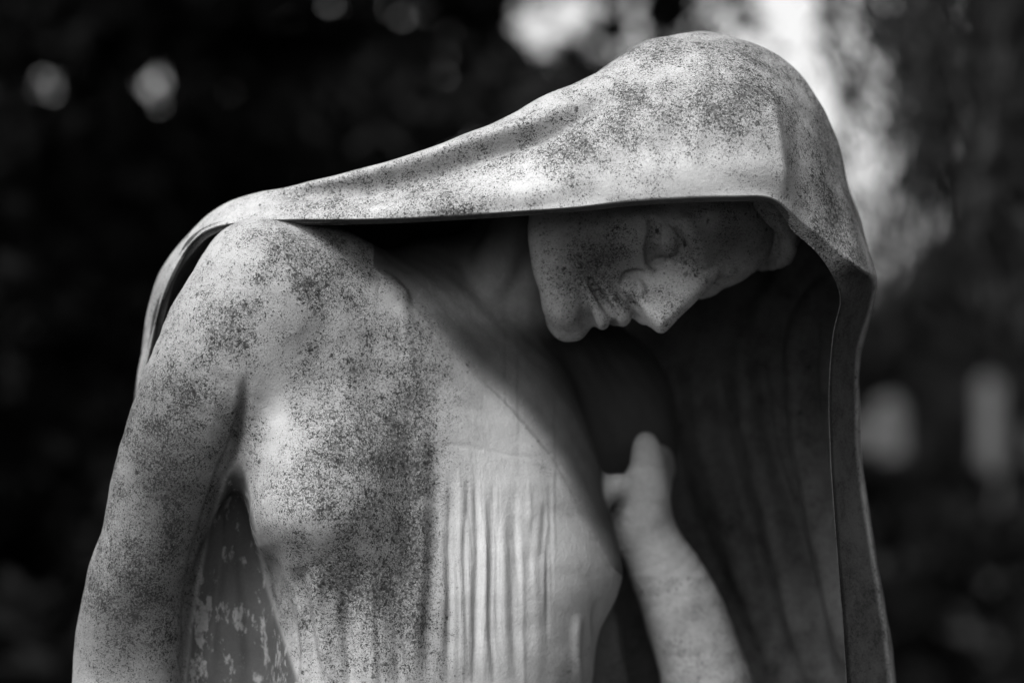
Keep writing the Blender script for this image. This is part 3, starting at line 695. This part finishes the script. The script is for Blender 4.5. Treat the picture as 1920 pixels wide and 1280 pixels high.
# weeping tree hanging into the frame from the right
def weeping(label, base, seed, spans):
    rg = np.random.default_rng(seed); t = empty('weeping_tree', (base[0], base[1], 0)); tag(t, label, 'tree')
    paths = [([(base[0], base[1], -.05), (base[0] - .05, base[1], 1.6), (base[0] - .2, base[1], 3.0), (base[0] - .1, base[1], 4.6)], [.20, .16, .12, .03])]
    lc = []; ld = []
    for (x0, x1, y0, y1, zt0, zt1, zb0, zb1, lean, cnt, dens) in spans:
        for i in range(cnt):
            x, y = rg.uniform(x0, x1), rg.uniform(y0, y1); zt, zb = rg.uniform(zt0, zt1), rg.uniform(zb0, zb1)
            ln = lean * rg.uniform(.5, 1.4); L = zt - zb; pts = []
            for s in np.linspace(0, 1, 7):
                pts.append((x + ln * L * s + .05 * math.sin(5 * s + i), y + .06 * math.sin(4 * s + i * 2), zt - L * s))
            paths.append((pts, [.006 - .0008 * k for k in range(7)]))
            if i % 5 == 0: paths.append(([(base[0] - .15, base[1], 3.2), ((base[0] + x) / 2, (base[1] + y) / 2, max(3.6, zt + .2)), (x, y, zt)], [.04, .02, .006]))
            m = int(dens * L)
            s = rg.uniform(0, 1, m); p = np.array(pts); idx = np.minimum((s * 6).astype(int), 5); f = (s * 6 - idx)[:, None]
            q = p[idx] * (1 - f) + p[idx + 1] * f; lc.append(q + rg.normal(size=(m, 3)) * .022); dd = p[idx + 1] - p[idx]; ld.append(dd / np.linalg.norm(dd, axis=1, keepdims=True))
    tube_mesh(paths, 'trunk', M_BARK, t)
    leaves_mesh('crown', np.concatenate(lc), .012, M_LEAF_WEEP, t, rg, 5.0, np.concatenate(ld))
    return t
weeping('weeping tree at the right with long hanging strands of leaves', (2.3, 2.8), 21, [
    # x0  x1   y0   y1   top       bottom    lean count leaves per metre
    (.36, .60, 2.0, 2.8, 2.2, 2.3, 2.02, 2.12, .45, 5, 90),
    (.58, .74, 2.0, 2.8, 2.2, 2.4, 1.70, 2.0, .22, 7, 180),
    (.72, 1.00, 1.9, 3.0, 2.2, 2.5, 1.45, 1.85, .12, 34, 230),
    (.95, 1.35, 1.9, 3.2, 2.2, 2.6, 1.25, 1.7, .08, 44, 210),
    (1.35, 2.4, 1.9, 3.4, 2.3, 2.8, .9, 1.5, .05, 36, 150)])

# trees and hedge farther off
for i, (x, y, h, r, n, s, lab) in enumerate([
    (9.6, 26, 8.5, 3.0, 16000, .16, 'tall grey tree far behind the weeping strands at the right edge'),
    (7.7, 30, 4.6, 2.4, 11000, .15, 'rounded far tree low behind the two pale gravestones'),
    (-4.5, 30, 3.6, 3.0, 9000, .16, 'broad low tree far behind the left yew'),
    (-12, 34, 7.5, 4.0, 12000, .18, 'large far tree out to the left'),
    (15.5, 24, 9, 3.6, 12000, .18, 'large far tree out to the right')]):
    tree(lab, (x, y), h, r, n, s, M_FAR, 40 + i, 'far trees of the cemetery', 'far_tree', 0, (), 50)

def shrub(label, base, h, r, n, seed, mat=M_LEAF_DARK):
    tree(label, base, h, r, n, .035, mat, seed, 'low shrubs between the graves', 'shrub', 0, (), 34, 'shrub', 2.0, .2)
shrub('low dark shrub nearest to the hanging edge of the veil', (1.75, 6.3), .95, .55, 7000, 61)
shrub('low dark shrub at the lower right corner', (2.45, 5.6), .85, .6, 7000, 62)
shrub('dark shrub in front of the tall pale stele', (2.75, 8.0), 1.0, .55, 6000, 63)
shrub('dark shrub left of the pale stele, behind the rounded gravestone', (3.1, 13.6), 1.35, .8, 7000, 64)

shrub('dark shrub between the veil and the rounded gravestone', (1.85, 8.4), 1.02, .5, 6000, 65)
shrub('dark shrub before the cross at the right edge', (3.35, 9.2), 1.0, .6, 6000, 66)
def gravestone(label, x, y, w_, h, th, style, seed):
    t = empty('gravestone', (x, y, 0)); tag(t, label, 'gravestone', 'pale gravestones beyond the veil')
    v = []; n = 18
    if style == 'round': prof = [(-w_ / 2, .16), (w_ / 2, .16)] + [(w_ / 2 * math.cos(a), h - w_ / 2 + w_ / 2 * math.sin(a)) for a in np.linspace(0, math.pi, n)]
    elif style == 'stele': prof = [(-w_ / 2, .16), (w_ / 2, .16), (w_ * .44, h - .1), (w_ * .5, h - .1), (w_ * .5, h - .05), (0, h), (-w_ * .5, h - .05), (-w_ * .5, h - .1), (-w_ * .44, h - .1)]
    else:
        a = w_ * .16; prof = [(-a, .16), (a, .16), (a, h * .62), (w_ / 2, h * .62), (w_ / 2, h * .8), (a, h * .8), (a, h), (-a, h), (-a, h * .8), (-w_ / 2, h * .8), (-w_ / 2, h * .62), (-a, h * .62)]
    m = len(prof); F = [(x + a, y - th / 2, b) for a, b in prof] + [(x + a, y + th / 2, b) for a, b in prof]
    Q = [tuple(range(m)), tuple(range(2 * m - 1, m - 1, -1))] + [(i, i + m, (i + 1) % m + m, (i + 1) % m) for i in range(m)]
    o = mesh_obj('slab', F, Q, M_GRAVE, t, smooth=False)
    bvm = o.modifiers.new('edge', 'BEVEL'); bvm.width = .008; bvm.segments = 2
    b2 = w_ * .75; d2 = th * 1.4
    V = [(x - b2, y - d2, -.02), (x + b2, y - d2, -.02), (x + b2, y + d2, -.02), (x - b2, y + d2, -.02), (x - b2 * .95, y - d2 * .95, .165), (x + b2 * .95, y - d2 * .95, .165), (x + b2 * .95, y + d2 * .95, .165), (x - b2 * .95, y + d2 * .95, .165)]
    o = mesh_obj('foot', V, [(3, 2, 1, 0), (4, 5, 6, 7), (0, 1, 5, 4), (1, 2, 6, 5), (2, 3, 7, 6), (3, 0, 4, 7)], M_GRAVE, t, smooth=False)
a_ = at(1668, 770, 10.5); gravestone('pale round-topped gravestone just right of the veil', a_[0], a_[1], .14, a_[2] + .07, .1, 'round', 1)
a_ = at(1622, 835, 9.6); gravestone('small pale gravestone half hidden by the veil edge', a_[0], a_[1], .2, a_[2] + .12, .09, 'round', 2)
a_ = at(1855, 715, 11); gravestone('tall narrow pale stele near the right edge', a_[0], a_[1], .11, a_[2] + .03, .14, 'stele', 3)
a_ = at(1972, 730, 12); gravestone('pale cross-shaped gravestone at the right edge of the frame', a_[0], a_[1], .24, a_[2] + .05, .1, 'cross', 4)

tree('unseen dark yew added right of the statue to block skylight', (3.3, .2), 6.5, 1.7, 30000, .07, M_LEAF_DARK, 81, 'dark yews behind the statue', 'yew_tree', 0, (), 110)  # this yew and the next two are unseen, added to cut skylight
tree('unseen dark yew added at the front right to block skylight', (3.6, -3.2), 6.0, 1.7, 24000, .07, M_LEAF_DARK, 82, 'dark yews behind the statue', 'yew_tree', 0, (), 100)
tree('unseen dark yew added left of the statue to block skylight', (-3.9, 1.6), 5.5, 1.4, 24000, .07, M_LEAF_DARK, 83, 'dark yews behind the statue', 'yew_tree', 0, (), 100)

tree('slender black cypress just behind the top of the hood', (.40, 5.6), 6.2, .27, 16000, .04, M_LEAF_DARK, 91, 'dark yews behind the statue', 'cypress_tree', 0, (), 90)
tree('dark round tree in the middle distance beyond the weeping strands', (4.5, 16), 5.6, 1.65, 26000, .09, M_LEAF_DARK, 92, 'far trees of the cemetery', 'far_tree', 0, (), 150)
tree('low dark bush in the middle distance behind the rounded gravestone', (3.1, 19), 1.75, .9, 9000, .07, M_LEAF_DARK, 93, 'low shrubs between the graves', 'shrub', 0, (), 60, 'shrub', 2.0, .2)
tree('low dark bush in the middle distance behind the stele', (4.6, 20), 1.7, 1.0, 9000, .07, M_LEAF_DARK, 94, 'low shrubs between the graves', 'shrub', 0, (), 60, 'shrub', 2.0, .2)
